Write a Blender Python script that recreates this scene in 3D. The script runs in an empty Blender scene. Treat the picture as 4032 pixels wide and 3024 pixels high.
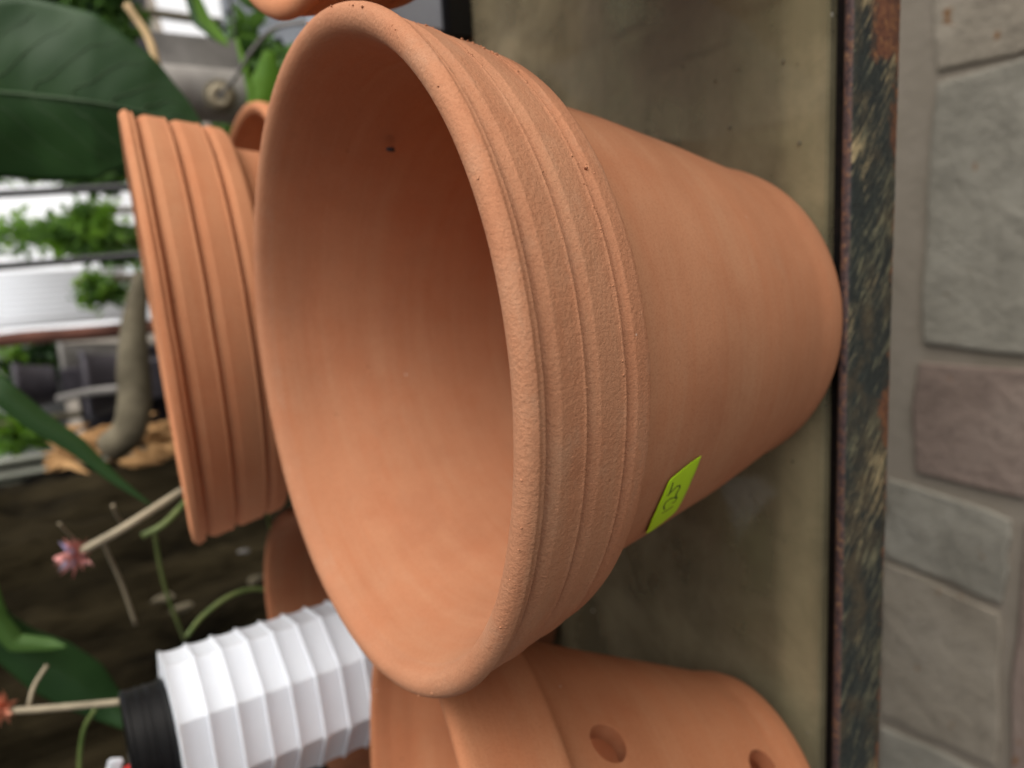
import bpy, bmesh, math, random
import numpy as np
from mathutils import Vector, Matrix, noise
R = math.radians
rnd = random.Random(7)
S = bpy.context.scene
col = S.collection

# ------------------------------------------------------------------ camera
CAM = np.array([0.0315, -0.2360, 0.2714])
CM = np.array([[-0.0571, 0.9844, 0.1663], [-0.5463, 0.1086, -0.8305], [-0.8357, -0.1382, 0.5316]])
u, s_, vt = np.linalg.svd(CM); CM = u @ vt
FPX = 2871.36
cd = bpy.data.cameras.new('camera'); cam = bpy.data.objects.new('camera', cd); col.objects.link(cam)
mw = Matrix.Identity(4)
for i in range(3):
    for j in range(3): mw[i][j] = float(CM[i, j])
    mw[i][3] = float(CAM[i])
cam.matrix_world = mw
cd.sensor_width = 36; cd.lens = 36 * FPX / 4032; cd.clip_start = 0.01; cd.clip_end = 400
cd.dof.use_dof = True; cd.dof.focus_distance = 0.18; cd.dof.aperture_fstop = 9.8
S.camera = cam

def at(x, y, depth):
    """world point seen at photo pixel x, y (4032 wide) at that depth"""
    d = CM @ np.array([(x - 2016) / FPX, -(y - 1512) / FPX, -1.0])
    return Vector(CAM + d * depth)
def aty(x, y, Y):
    d = CM @ np.array([(x - 2016) / FPX, -(y - 1512) / FPX, -1.0])
    return Vector(CAM + d * ((Y - CAM[1]) / d[1]))
def atz(x, y, z):
    d = CM @ np.array([(x - 2016) / FPX, -(y - 1512) / FPX, -1.0])
    return Vector(CAM + d * ((z - CAM[2]) / d[2]))

# ------------------------------------------------------------------ light
SUN_EL, SUN_AZ = 42, 104          # azimuth measured from +Y towards +X
W = bpy.data.worlds.new('World'); S.world = W; W.use_nodes = True
nt = W.node_tree; bg = nt.nodes['Background']
sky = nt.nodes.new('ShaderNodeTexSky'); sky.sky_type = 'NISHITA'; sky.sun_disc = False
sky.sun_elevation = R(SUN_EL); sky.sun_rotation = R(SUN_AZ); sky.dust_density = 4; sky.air_density = 1.0; sky.ozone_density = 0.6
hs = nt.nodes.new('ShaderNodeHueSaturation'); hs.inputs['Saturation'].default_value = 0.35
nt.links.new(sky.outputs[0], hs.inputs['Color']); nt.links.new(hs.outputs[0], bg.inputs['Color'])
bg.inputs['Strength'].default_value = 0.12
sl = bpy.data.lights.new('sun', 'SUN'); so = bpy.data.objects.new('sun', sl); col.objects.link(so)
sl.energy = 2.0; sl.angle = R(85); sl.color = (1.0, 0.95, 0.87)
sd = Vector((math.sin(R(SUN_AZ)) * math.cos(R(SUN_EL)), math.cos(R(SUN_AZ)) * math.cos(R(SUN_EL)), math.sin(R(SUN_EL))))
so.rotation_euler = sd.to_track_quat('Z', 'Y').to_euler()
S.view_settings.view_transform = 'Standard'; S.view_settings.look = 'None'
S.view_settings.exposure = 0.30; S.view_settings.gamma = 1
S.render.engine = 'CYCLES'
S.cycles.max_bounces = 8; S.cycles.transparent_max_bounces = 12

# ------------------------------------------------------------------ helpers
def tag(o, label=None, cat=None, group=None, kind=None):
    if label: o['label'] = label
    if cat: o['category'] = cat
    if group: o['group'] = group
    if kind: o['kind'] = kind
    return o
def empty(name, loc=(0, 0, 0), rot=None):
    o = bpy.data.objects.new(name, None); o.empty_display_size = .02; col.objects.link(o); o.location = loc
    if rot: o.rotation_euler = rot
    return o
def link(name, me, mat=None, parent=None, smooth=True):
    o = bpy.data.objects.new(name, me); col.objects.link(o)
    if mat: me.materials.append(mat)
    if parent: o.parent = parent
    if smooth and len(me.polygons): me.polygons.foreach_set('use_smooth', [True] * len(me.polygons))
    return o
def mesh(name, v, f):
    me = bpy.data.meshes.new(name); me.from_pydata([tuple(map(float, p)) for p in v], [], f); me.update(); return me
def bmobj(name, bm, mat=None, parent=None, smooth=False):
    me = bpy.data.meshes.new(name); bm.normal_update(); bm.to_mesh(me); bm.free(); return link(name, me, mat, parent, smooth)
def lathe_verts(prof, n):
    z = np.array([p[1] for p in prof]); r = np.array([p[0] for p in prof])
    a = np.linspace(0, 2 * np.pi, n, endpoint=False)
    V = np.stack([np.outer(r, np.cos(a)), np.outer(r, np.sin(a)), np.repeat(z[:, None], n, 1)], -1)
    return V
def grid_faces(m, n, closed_u=False, i0=0, i1=None):
    f = []
    i1 = m if closed_u else (i1 or m - 1)
    for i in range(i0, i1):
        k = (i + 1) % m
        for j in range(n):
            q = (j + 1) % n
            f.append((i * n + j, i * n + q, k * n + q, k * n + j))
    return f
def lathe(name, prof, n, mat, parent=None, closed=False, smooth=True):
    V = lathe_verts(prof, n).reshape(-1, 3)
    return link(name, mesh(name, V, grid_faces(len(prof), n, closed)), mat, parent, smooth)
def resample(prof, step):
    out = []
    for a, b in zip(prof[:-1], prof[1:]):
        d = math.hypot(b[0] - a[0], b[1] - a[1]); k = max(1, int(math.ceil(d / step)))
        for i in range(k): out.append((a[0] + (b[0] - a[0]) * i / k, a[1] + (b[1] - a[1]) * i / k))
    out.append(prof[-1]); return out
def smooth_prof(p, it=1):
    for _ in range(it):
        p = [p[0]] + [((a[0] + 2 * b[0] + c[0]) / 4, (a[1] + 2 * b[1] + c[1]) / 4) for a, b, c in zip(p[:-2], p[1:-1], p[2:])] + [p[-1]]
    return p
def tube_mesh(name, pts, rad, n=10, taper=None):
    pts = [Vector(p) for p in pts]
    if len(pts) > 2:   # catmull-rom
        q = []
        P = [pts[0] * 2 - pts[1]] + pts + [pts[-1] * 2 - pts[-2]]
        for i in range(1, len(P) - 2):
            for k in range(6):
                t = k / 6; a, b, c, d = P[i - 1:i + 3]
                q.append(.5 * ((2 * b) + (c - a) * t + (2 * a - 5 * b + 4 * c - d) * t * t + (3 * b - a - 3 * c + d) * t ** 3))
        q.append(pts[-1]); pts = q
    v = []; f = []; m = len(pts)
    ref = Vector((.3, .5, .8)).normalized()
    for i, p in enumerate(pts):
        t = (pts[min(i + 1, m - 1)] - pts[max(i - 1, 0)]).normalized()
        a = t.cross(ref).normalized(); b = t.cross(a)
        rr = rad if taper is None else rad + (taper - rad) * i / (m - 1)
        if callable(rad): rr = rad(i / (m - 1))
        for j in range(n):
            th = 2 * math.pi * j / n; v.append(p + (a * math.cos(th) + b * math.sin(th)) * rr)
    for i in range(m - 1):
        for j in range(n): f.append((i * n + j, i * n + (j + 1) % n, (i + 1) * n + (j + 1) % n, (i + 1) * n + j))
    f.append(tuple(range(n))[::-1]); f.append(tuple((m - 1) * n + j for j in range(n)))
    return mesh(name, v, f)
def tube(name, pts, rad, mat, parent=None, n=10, taper=None):
    return link(name, tube_mesh(name, pts, rad, n, taper), mat, parent)
def box(name, c, size, mat, parent=None, bevel=0.0, rot=None):
    bm = bmesh.new(); bmesh.ops.create_cube(bm, size=1)
    bmesh.ops.scale(bm, vec=size, verts=bm.verts)
    if bevel: bmesh.ops.bevel(bm, geom=bm.edges[:], offset=bevel, segments=2, affect='EDGES')
    o = bmobj(name, bm, mat, parent); o.location = c
    if rot: o.rotation_euler = rot
    return o

# ------------------------------------------------------------------ materials
class NT:
    def __init__(self, name):
        self.m = bpy.data.materials.new(name); self.m.use_nodes = True; self.t = self.m.node_tree
        self.b = self.t.nodes['Principled BSDF']; self.tc = self.t.nodes.new('ShaderNodeTexCoord')
    def n(self, ty, **kw):
        x = self.t.nodes.new(ty)
        for k, v in kw.items():
            if k in x.inputs.keys(): x.inputs[k].default_value = v
            else: setattr(x, k, v)
        return x
    def l(self, a, b): self.t.links.new(a, b)
    def co(self, scale=(1, 1, 1), rot=(0, 0, 0), loc=(0, 0, 0)):
        mp = self.n('ShaderNodeMapping'); mp.inputs['Scale'].default_value = scale; mp.inputs['Rotation'].default_value = rot; mp.inputs['Location'].default_value = loc
        self.l(self.tc.outputs['Object'], mp.inputs[0]); return mp.outputs[0]
    def noise(self, scale, detail=4, rough=.55, co=None, dist=0):
        x = self.n('ShaderNodeTexNoise'); x.inputs['Scale'].default_value = scale; x.inputs['Detail'].default_value = detail
        x.inputs['Roughness'].default_value = rough; x.inputs['Distortion'].default_value = dist
        self.l(co if co is not None else self.tc.outputs['Object'], x.inputs['Vector']); return x.outputs['Fac']
    def ramp(self, fac, stops):
        x = self.n('ShaderNodeValToRGB'); e = x.color_ramp.elements
        while len(e) < len(stops): e.new(.5)
        for k, (p, c) in enumerate(stops):
            e[k].position = p; e[k].color = (*c, 1) if isinstance(c, tuple) else (c, c, c, 1)
        self.l(fac, x.inputs[0]); return x.outputs[0]
    def mix(self, fac, a, b, mode='MIX'):
        x = self.n('ShaderNodeMix'); x.data_type = 'RGBA'; x.blend_type = mode
        for v, k in ((fac, 0), (a, 6), (b, 7)):
            if isinstance(v, (int, float)): x.inputs[k].default_value = v
            elif isinstance(v, tuple): x.inputs[k].default_value = (*v, 1)
            else: self.l(v, x.inputs[k])
        return x.outputs[2]
    def math(self, op, a, b=0.0, clamp=False):
        x = self.n('ShaderNodeMath'); x.operation = op; x.use_clamp = clamp
        for v, k in ((a, 0), (b, 1)):
            if isinstance(v, (int, float)): x.inputs[k].default_value = v
            else: self.l(v, x.inputs[k])
        return x.outputs[0]
    def sep(self):
        x = self.n('ShaderNodeSeparateXYZ'); self.l(self.tc.outputs['Object'], x.inputs[0]); return x.outputs
    def bump(self, h, strength=.3, dist=.001, prev=None):
        x = self.n('ShaderNodeBump'); x.inputs['Strength'].default_value = strength; x.inputs['Distance'].default_value = dist
        self.l(h, x.inputs['Height'])
        if prev is not None: self.l(prev, x.inputs['Normal'])
        return x.outputs[0]
    def col(self, c):
        if isinstance(c, tuple): self.b.inputs['Base Color'].default_value = (*c, 1)
        else: self.l(c, self.b.inputs['Base Color'])
    def out(self, rough=.8, normal=None, spec=.3):
        if isinstance(rough, (int, float)): self.b.inputs['Roughness'].default_value = rough
        else: self.l(rough, self.b.inputs['Roughness'])
        self.b.inputs['Specular IOR Level'].default_value = spec
        if normal is not None: self.l(normal, self.b.inputs['Normal'])
        return self.m

def terracotta(name, base=(.47, .200, .102), fine=True, inside=False, band=False):
    t = NT(name)
    big = t.noise(14, 5, .6)
    stri = t.noise(3.0, 6, .7, t.co((6, 6, 120)))
    c = t.mix(t.ramp(big, [(.3, 0.0), (.72, 1.0)]), tuple(x * .84 for x in base), tuple(min(1, x * 1.10) for x in base))
    c = t.mix(t.math('MULTIPLY', t.ramp(stri, [(.35, 0.0), (.75, 1.0)]), .5), c, (base[0] * 1.02, base[1] * 1.22, base[2] * 1.35))
    ring2 = t.noise(1.0, 3, .6, t.co((5, 5, 75), loc=(2, 2, .4)))
    c = t.mix(t.math('MULTIPLY', t.ramp(ring2, [(.46, 0.0), (.66, 1.0)]), .45), c, (base[0] * 1.08, base[1] * 1.32, base[2] * 1.45))
    sm_ = t.noise(22, 5, .65, t.co((1, 1, .8), loc=(6, 2, 8)))
    c = t.mix(t.math('MULTIPLY', t.ramp(sm_, [(.56, 0.0), (.72, 1.0)]), .40), c, (base[0] * .78, base[1] * .70, base[2] * .70))
    blo = t.noise(38, 4, .6)
    c = t.mix(t.math('MULTIPLY', t.ramp(blo, [(.5, 0.0), (.7, 1.0)]), .35), c, (base[0] * .9, base[1] * .78, base[2] * .72))
    # powdery mineral bloom
    bl = t.noise(55, 6, .7, t.co((1, 1, 1.6), loc=(3, 1, 2)))
    c = t.mix(t.math('MULTIPLY', t.ramp(bl, [(.54, 0.0), (.70, 1.0)]), .26 if band else .12), c, (base[0] * 1.0, base[1] * 1.5, base[2] * 1.9))
    # grain speckle
    sp = t.noise(1500, 2, .6)
    c = t.mix(t.math('MULTIPLY', t.ramp(sp, [(.38, 1.0), (.5, 0.0)]), .22), c, (base[0] * .6, base[1] * .5, base[2] * .45))
    vo = t.n('ShaderNodeTexVoronoi'); vo.inputs['Scale'].default_value = 130; t.l(t.tc.outputs['Object'], vo.inputs['Vector'])
    rare = t.noise(60, 1, .5, t.co(loc=(9, 9, 9)))
    pit = t.math('MULTIPLY', t.ramp(vo.outputs['Distance'], [(.0, 1.0), (.07, 1.0), (.12, 0.0)]), t.ramp(rare, [(.63, 0.0), (.68, 1.0)]))
    c = t.mix(t.math('MULTIPLY', pit, .6), c, (.16, .05, .03))
    vw = t.n('ShaderNodeTexVoronoi'); vw.inputs['Scale'].default_value = 95; t.l(t.co(loc=(4, 7, 1)), vw.inputs['Vector'])
    rw = t.noise(50, 1, .5, t.co(loc=(2, 5, 9)))
    wh = t.math('MULTIPLY', t.ramp(vw.outputs['Distance'], [(.0, 1.0), (.025, 1.0), (.045, 0.0)]), t.ramp(rw, [(.62, 0.0), (.66, 1.0)]))
    c = t.mix(wh, c, (.8, .7, .6))
    t.col(c)
    h1 = t.noise(850 if band else 900, 3, .7); h2 = t.noise(260, 4, .6)
    nb = t.bump(h2, .10 if band else .15, .0005)
    nb = t.bump(h1, .8 if band else .4, .0005 if band else .0004, nb)
    nb = t.bump(stri, .2, .0004, nb)
    nb = t.bump(t.math('SUBTRACT', 1.0, pit), .6, .0005, nb)
    return t.out(.88, nb, .18)
M = {}
M['clay'] = terracotta('terracotta_body')
M['clay_rim'] = terracotta('terracotta_rim', (.47, .207, .110), band=True)
M['clay_b'] = terracotta('terracotta_orange', (.47, .185, .088))
M['clay_a'] = terracotta('terracotta_fresh', (.51, .206, .098))
M['clay_c'] = terracotta('terracotta_deep', (.36, .14, .068))

def simple(name, c, rough=.6, spec=.4, var=.25, scale=30, bump=.2, bdist=.001, stretch=(1, 1, 1), c2=None):
    t = NT(name); f = t.noise(scale, 5, .6, t.co(stretch))
    t.col(t.mix(t.ramp(f, [(.3, 0.0), (.7, 1.0)]), tuple(x * (1 - var) for x in c), c2 or tuple(min(1, x * (1 + var)) for x in c)))
    return t.out(rough, t.bump(f, bump, bdist), spec)
M['black_plastic'] = simple('black_plastic', (.003, .003, .0035), .38, .3, .2, 40, .05)
M['black_metal'] = simple('black_metal', (.01, .01, .011), .45, .4, .3, 60)
M['white_plastic'] = simple('white_plastic', (.74, .78, .84), .42, .35, .03, 25, .04)
M['white_plastic'].node_tree.nodes['Principled BSDF'].inputs['Subsurface Weight'].default_value = .35
M['white_plastic'].node_tree.nodes['Principled BSDF'].inputs['Subsurface Radius'].default_value = (.01, .01, .01)
M['white_plastic'].node_tree.nodes['Principled BSDF'].inputs['Subsurface Scale'].default_value = 1
M['grey'] = simple('weathered_grey', (.20, .19, .18), .8, .2, .35, 18, .3)
M['palepost'] = simple('pale_weathered_post', (.34, .32, .30), .8, .2, .25, 18, .3)
M['palegrey'] = simple('pale_blue_grey', (.30, .33, .38), .7, .3, .2, 12, .1)
M['darkclutter'] = simple('dark_plastic', (.05, .045, .055), .6, .3, .5, 14)
M['whitewall'] = simple('white_painted', (.80, .83, .88), .8, .2, .05, 6, .05)
M['whitedirty'] = simple('added_roof_sheet', (.22, .21, .19), .8, .2, .2, 6)
M['brownpost'] = simple('red_brown_wood', (.12, .05, .035), .8, .2, .4, 30, .4, .003, (1, 1, .1))
M['bark'] = simple('dark_bark', (.005, .004, .0022), .95, .05, .6, 22, 1.0, .015, (1, 1, .25), (.032, .025, .013))
M['branch'] = simple('brown_branch', (.13, .11, .07), .8, .2, .5, 25, .6, .003, c2=(.22, .19, .13))
M['straw'] = simple('dry_leaf', (.42, .21, .08), .8, .2, .4, 20, .3, c2=(.6, .36, .16))
M['slate'] = simple('grey_green_sheet', (.24, .25, .21), .85, .2, .3, 14, .3)
M['stemgreen'] = simple('green_stem', (.10, .17, .04), .5, .4, .3, 40, .1, c2=(.20, .24, .08))
M['stempale'] = simple('pale_stem', (.34, .29, .20), .6, .3, .3, 40, .1)
M['pink'] = simple('pink_petal', (.62, .20, .18), .6, .3, .3, 60, .1, c2=(.85, .45, .42))
M['purple'] = simple('violet_petal', (.20, .12, .42), .6, .3, .3, 60, .1, c2=(.7, .7, .85))
M['orange'] = simple('orange_petal', (.70, .24, .14), .6, .3, .2, 60, .1, c2=(.85, .42, .28))
M['beige'] = simple('beige_stick', (.48, .34, .18), .7, .3, .3, 30)
M['label'] = simple('fluorescent_label', (.50, .80, .015), .55, .3, .03, 200, .03)
M['ink'] = simple('black_ink', (.02, .05, .01), .5, .3, .2, 200, 0)
M['redplastic'] = simple('red_plastic', (.65, .03, .03), .4, .5, .1)
def leaf_mat(name, c, c2, trans=0):
    t = NT(name); f = t.noise(9, 5, .6)
    t.col(t.mix(t.ramp(f, [(.3, 0.0), (.7, 1.0)]), c, c2)); t.b.inputs['Transmission Weight'].default_value = 0
    t.b.inputs['Subsurface Weight'].default_value = 0
    m_ = t.out(.5, t.bump(t.noise(60, 3), .15, .001), .22)
    if trans:
        tl = t.n('ShaderNodeBsdfTranslucent'); tl.inputs['Color'].default_value = (c2[0] * 1.6, c2[1] * 1.6, c2[2], 1)
        mx = t.n('ShaderNodeMixShader'); mx.inputs[0].default_value = trans; t.l(t.b.outputs[0], mx.inputs[1]); t.l(tl.outputs[0], mx.inputs[2])
        t.l(mx.outputs[0], t.t.nodes['Material Output'].inputs['Surface'])
    return m_
M['leaf_dark'] = leaf_mat('dark_leaf', (.014, .042, .012), (.026, .068, .018))
M['leaf_mid'] = leaf_mat('mid_leaf', (.05, .12, .02), (.10, .20, .05), .35)
M['leaf_bright'] = leaf_mat('bright_leaf', (.08, .20, .02), (.20, .36, .05), .45)
M['vein'] = simple('leaf_vein', (.045, .085, .035), .5, .3)

# ------------------------------------------------------------------ ground
t = NT('mortar'); f = t.noise(9, 6, .6); t.col(t.ramp(f, [(.3, (.23, .20, .16)), (.7, (.31, .27, .225))])); mort = t.out(.95, t.bump(t.noise(70, 5), .5, .003), .1)
FZ = -0.60
v = [(-30, -30, FZ - .012), (60, -30, FZ - .012), (60, 60, FZ - .012), (-30, 60, FZ - .012)]
ground = tag(link('ground', mesh('ground', v, [(0, 1, 2, 3)]), mort, smooth=False), kind='structure')
def stone_mat(name, a, b, c):
    t = NT(name); f1 = t.noise(7, 7, .65, dist=.4); f2 = t.noise(26, 6, .7, t.co(loc=(3, 2, 1)))
    k = t.ramp(f1, [(.28, a), (.5, b), (.72, c)])
    k = t.mix(t.math('MULTIPLY', t.ramp(f2, [(.5, 0.0), (.75, 1.0)]), .55), k, tuple(x * .60 for x in a))
    sp = t.noise(45, 2, .5, t.co(loc=(7, 7, 7)))
    k = t.mix(t.ramp(sp, [(.70, 0.0), (.76, 1.0)]), k, (.22, .10, .03))
    t.col(k); return t.out(.8, t.bump(f2, .9, .008, t.bump(t.noise(130, 5, .7), .7, .003)), .25)
stone_mats = [stone_mat('grey_paver', (.215, .20, .165), (.295, .275, .23), (.365, .345, .295)),
              stone_mat('mauve_paver', (.20, .145, .12), (.265, .20, .168), (.32, .255, .215)),
              stone_mat('tan_paver', (.24, .205, .16), (.31, .27, .215), (.375, .33, .27))]
paving = tag(empty('paving', (0, 0, FZ)), kind='structure')
def paver(poly, mat, seed):
    """poly: floor xy corners, counter-clockwise"""
    r_ = random.Random(seed); n = len(poly); out = []
    cx = sum(p[0] for p in poly) / n; cy = sum(p[1] for p in poly) / n
    for i in range(n):
        a, b = poly[i], poly[(i + 1) % n]
        for k in range(5):
            q = k / 5; jit = .0 if k == 0 else .003
            x = a[0] + (b[0] - a[0]) * q + r_.uniform(-jit, jit); y = a[1] + (b[1] - a[1]) * q + r_.uniform(-jit, jit)
            if k == 0: x += (cx - x) * .02; y += (cy - y) * .02
            out.append((x, y))
    m = len(out); zt = r_.uniform(-.0005, .0015); V = []
    for sc, z in ((1.03, -.014), (1.03, zt - .0095), (1.02, zt - .0075), (1.0, zt - .0068)):
        V += [(cx + (x - cx) * sc, cy + (y - cy) * sc, z) for x, y in out]
    F = [(i * m + j, i * m + (j + 1) % m, (i + 1) * m + (j + 1) % m, (i + 1) * m + j) for i in range(3) for j in range(m)]
    F.append(tuple(3 * m + j for j in range(m)))
    o = link('paver', mesh('paver', V, F), mat, paving, smooth=False); return o
g = .008
P = paver
named = [
    ([(.225, -.20), (.52, -.20), (.52, .216), (.215, .219)], 2),
    ([(-.098, -.20), (.197, -.20), (.199, .217), (-.092, .222)], 0),
    ([(-.265, -.20), (-.118, -.20), (-.118, .226), (-.252, .226)], 1),
    ([(-.385, .125), (-.287, .122), (-.270, .262), (-.372, .262)], 0),
    ([(-.592, .122), (-.402, .127), (-.385, .262), (-.60, .262)], 2),
    ([(-.60, -.20), (-.285, -.20), (-.285, .104), (-.60, .104)], 1),
]
for i, (poly, mi) in enumerate(named): P(poly, stone_mats[mi], i)
# rows beyond, seen dimly through the glass, and further courses
yy = .285; k = 20
while yy < 2.6:
    h = rnd.choice([.17, .22, .30]); x = -1.9 + rnd.uniform(0, .2)
    while x < 2.2:
        w = rnd.choice([.16, .24, .32, .38])
        if rnd.random() < .3 and h > .2:
            P([(x + g, yy + g), (x + w - g, yy + g), (x + w - g, yy + h / 2 - g), (x + g, yy + h / 2 - g)], rnd.choice(stone_mats), k)
            P([(x + g, yy + h / 2 + g), (x + w - g, yy + h / 2 + g), (x + w - g, yy + h - g), (x + g, yy + h - g)], rnd.choice(stone_mats), k + 500)
        else:
            P([(x + g, yy + g), (x + w - g, yy + g), (x + w - g, yy + h - g), (x + g, yy + h - g)], rnd.choice(stone_mats), k)
        x += w; k += 1
    yy += h
for (x0, y0, w, h) in [(-.95, -.2, .33, .3), (-.95, .12, .33, .14), (-1.3, -.2, .33, .24), (-1.3, .06, .33, .2), (.54, -.2, .3, .2), (.54, .02, .3, .2), (.86, -.2, .3, .42)]:
    P([(x0, y0), (x0 + w, y0), (x0 + w, y0 + h), (x0, y0 + h)], rnd.choice(stone_mats), k); k += 1

# unseen cover above and side at left, added to shade the stand
def structure_box(name, c, size, mat):
    bm = bmesh.new(); bmesh.ops.create_cube(bm, size=1); bmesh.ops.scale(bm, vec=size, verts=bm.verts)
    o = bmobj(name, bm, mat); o.location = c; return tag(o, kind='structure')
structure_box('added_roof', (-1.60, .15, 1.45), (3.9, 2.9, .03), M['whitedirty'])
structure_box('added_wall_left', (-.98, -.95, .4), (.06, 2.1, 2.05), M['darkclutter'])

# ------------------------------------------------------------------ shelf
shelf = tag(empty('display_shelf', (0, 0, 0)), 'rusty iron framed shelf with a dusty glass pane, carrying the clay pots', 'shelf')
t = NT('worn_painted_iron')
so_ = t.sep()
def rotco(scale, loc=(0, 0, 0)):
    m1 = t.n('ShaderNodeMapping'); m1.inputs['Rotation'].default_value = (0, R(-36), 0); t.l(t.tc.outputs['Object'], m1.inputs[0])
    m2 = t.n('ShaderNodeMapping'); m2.inputs['Scale'].default_value = scale; m2.inputs['Location'].default_value = loc; t.l(m1.outputs[0], m2.inputs[0]); return m2.outputs[0]
st = t.noise(1.0, 5, .62, rotco((60, 200, 260)))
st2 = t.noise(1.0, 6, .7, rotco((95, 700, 1100), (4, 0, 0)))
big = t.noise(16, 4, .6, t.co(loc=(2.2, 0, 0)))
c = t.mix(t.ramp(st2, [(.35, 0.0), (.62, 1.0)]), (.007, .010, .011), (.028, .038, .034))
brn = t.noise(30, 5, .65, t.co(loc=(1.3, 0, 0)))
c = t.mix(t.ramp(brn, [(.48, 0.0), (.62, .85)]), c, (.075, .058, .034))
patchy = t.noise(26, 3, .6, t.co(loc=(5.1, 0, 0)))
c = t.mix(t.ramp(t.math('ADD', t.math('ADD', t.math('MULTIPLY', st, .40), t.math('MULTIPLY', st2, .45)), t.math('MULTIPLY', patchy, .30)), [(.60, 0.0), (.68, .9)]), c, (.20, .19, .115))
c = t.mix(t.ramp(t.math('ADD', t.math('MULTIPLY', big, .55), t.math('MULTIPLY', st2, .5)), [(.575, 0.0), (.66, 1.0)]), c, (.44, .34, .18))
fin = t.noise(420, 4, .7)
rustc = t.ramp(fin, [(.3, (.06, .020, .012)), (.5, (.15, .055, .028)), (.72, (.30, .14, .055))])
zed = t.math('MULTIPLY', so_[2], -1 / .03)         # 0 at top, 1 at the bottom edge
edge = t.math('ADD', t.math('MULTIPLY', t.math('SUBTRACT', zed, .80), .9), t.math('MULTIPLY', t.math('SUBTRACT', fin, .5), .35))
rm = t.math('ADD', t.math('MULTIPLY', t.noise(22, 5, .65, t.co(loc=(.6, 0, 0))), 1.0), edge)
patch = t.math('MULTIPLY', t.ramp(so_[0], [(.0, 0.0), (1.0, 1.0)]), 0)
c = t.mix(t.ramp(rm, [(.60, 0.0), (.68, 1.0)]), c, rustc)
# big rust patch towards the right end
px = t.math('SUBTRACT', so_[0], .125); pd = t.math('SUBTRACT', 1.0, t.math('MULTIPLY', t.math('ABSOLUTE', px), 34))
pm = t.math('ADD', pd, t.math('MULTIPLY', t.math('SUBTRACT', t.noise(90, 4, .6), .5), 1.6))
pm = t.math('MULTIPLY', t.math('MULTIPLY', t.ramp(pm, [(.15, 0.0), (.35, 1.0)]), t.ramp(t.math('ADD', zed, t.math('MULTIPLY', fin, .3)), [(.45, 0.0), (.62, 1.0)])), 1.0)
c = t.mix(pm, c, rustc)
# top lip: purple-brown rust
topm = t.ramp(t.math('ADD', so_[2], .0008 + 0.5), [(.4992, 0.0), (.5, 1.0)])
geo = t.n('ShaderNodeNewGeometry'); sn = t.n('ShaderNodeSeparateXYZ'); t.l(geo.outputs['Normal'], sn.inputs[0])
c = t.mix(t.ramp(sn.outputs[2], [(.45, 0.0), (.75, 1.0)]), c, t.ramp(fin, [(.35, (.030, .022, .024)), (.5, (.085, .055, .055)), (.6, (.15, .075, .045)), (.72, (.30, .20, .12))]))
t.col(c)
iron = t.out(t.ramp(fin, [(.3, .45), (.7, .8)]), t.bump(fin, .8, .0006, t.bump(st2, .6, .0004)), .4)
# angle iron: front flange and inner ledge as one extruded, slightly uneven section
y0, y1 = -.0650, -.0608
sec = [(y1, .0008), (y1 - .0008, .0014), (y0 + .0010, .0014), (y0 + .0002, .0008), (y0, -.0004), (y0, -.010), (y0, -.020), (y0, -.0295), (y0 + .0006, -.0302), (y1 - .0004, -.0302), (y1, -.0296), (y1, -.0095), (-.050, -.0095), (-.050, -.0065), (y1, -.0065)]
nx = 900; V = []; F = []
for i in range(nx):
    x = -1.0 + 1.9 * i / (nx - 1)
    for (y, z) in sec:
        d = noise.noise(Vector((x * 60, y * 200, z * 120))) * .00035 + noise.noise(Vector((x * 400, y * 300, z * 300))) * .00022
        V.append((x, y - d * (1 if z < .001 else .3), z + d * (.8 if z > -.001 or z < -.029 else 0)))
m = len(sec)
for i in range(nx - 1):
    for j in range(m): F.append((i * m + j, i * m + (j + 1) % m, (i + 1) * m + (j + 1) % m, (i + 1) * m + j))
F.append(tuple(range(m))); F.append(tuple((nx - 1) * m + j for j in range(m))[::-1])
rail = link('front_rail', mesh('front_rail', V, F), iron, shelf)
t = NT('shaded_gap'); t.col(t.ramp(t.noise(200, 3), [(.4, (.004, .003, .003)), (.7, (.012, .007, .006))])); gap_shade = t.out(.7, spec=.2)
box('ledge_shade', (-.05, -.0554, -.0060), (1.88, .0098, .0006), gap_shade, shelf)  # near-black strip: shade in the gap over the ledge, painted as colour
# glass
t = NT('dusty_glass'); nt_ = t.t
dif = t.n('ShaderNodeBsdfDiffuse'); tr = t.n('ShaderNodeBsdfTransparent'); gl = t.n('ShaderNodeBsdfGlossy'); gl.inputs['Roughness'].default_value = .06
tr.inputs['Color'].default_value = (.72, .74, .60, 1)
so_ = t.sep()
band_ = t.noise(1.0, 5, .6, t.co((2.2, 26, 1), loc=(1, .35, 0)))
pt = t.noise(20, 6, .65, dist=.3)
dust = t.math('ADD', t.math('MULTIPLY', t.ramp(band_, [(.42, 0.0), (.66, 1.0)]), .16), t.math('MULTIPLY', t.ramp(pt, [(.38, 0.0), (.62, 1.0)]), .34))
dust = t.math('ADD', dust, .40)
spk = t.n('ShaderNodeTexVoronoi'); spk.inputs['Scale'].default_value = 48; t.l(t.tc.outputs['Object'], spk.inputs['Vector'])
sr = t.noise(33, 1, .5, t.co(loc=(5, 5, 0)))
spm = t.math('MULTIPLY', t.ramp(spk.outputs['Distance'], [(0, 1.0), (.035, 1.0), (.06, 0.0)]), t.ramp(sr, [(.55, 0.0), (.6, 1.0)]))
dc = t.mix(t.ramp(t.noise(8, 4), [(.3, 0.0), (.7, 1.0)]), (.215, .185, .112), (.29, .255, .17))
dc = t.mix(spm, dc, (.5, .48, .42)); t.l(dc, dif.inputs['Color'])
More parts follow.
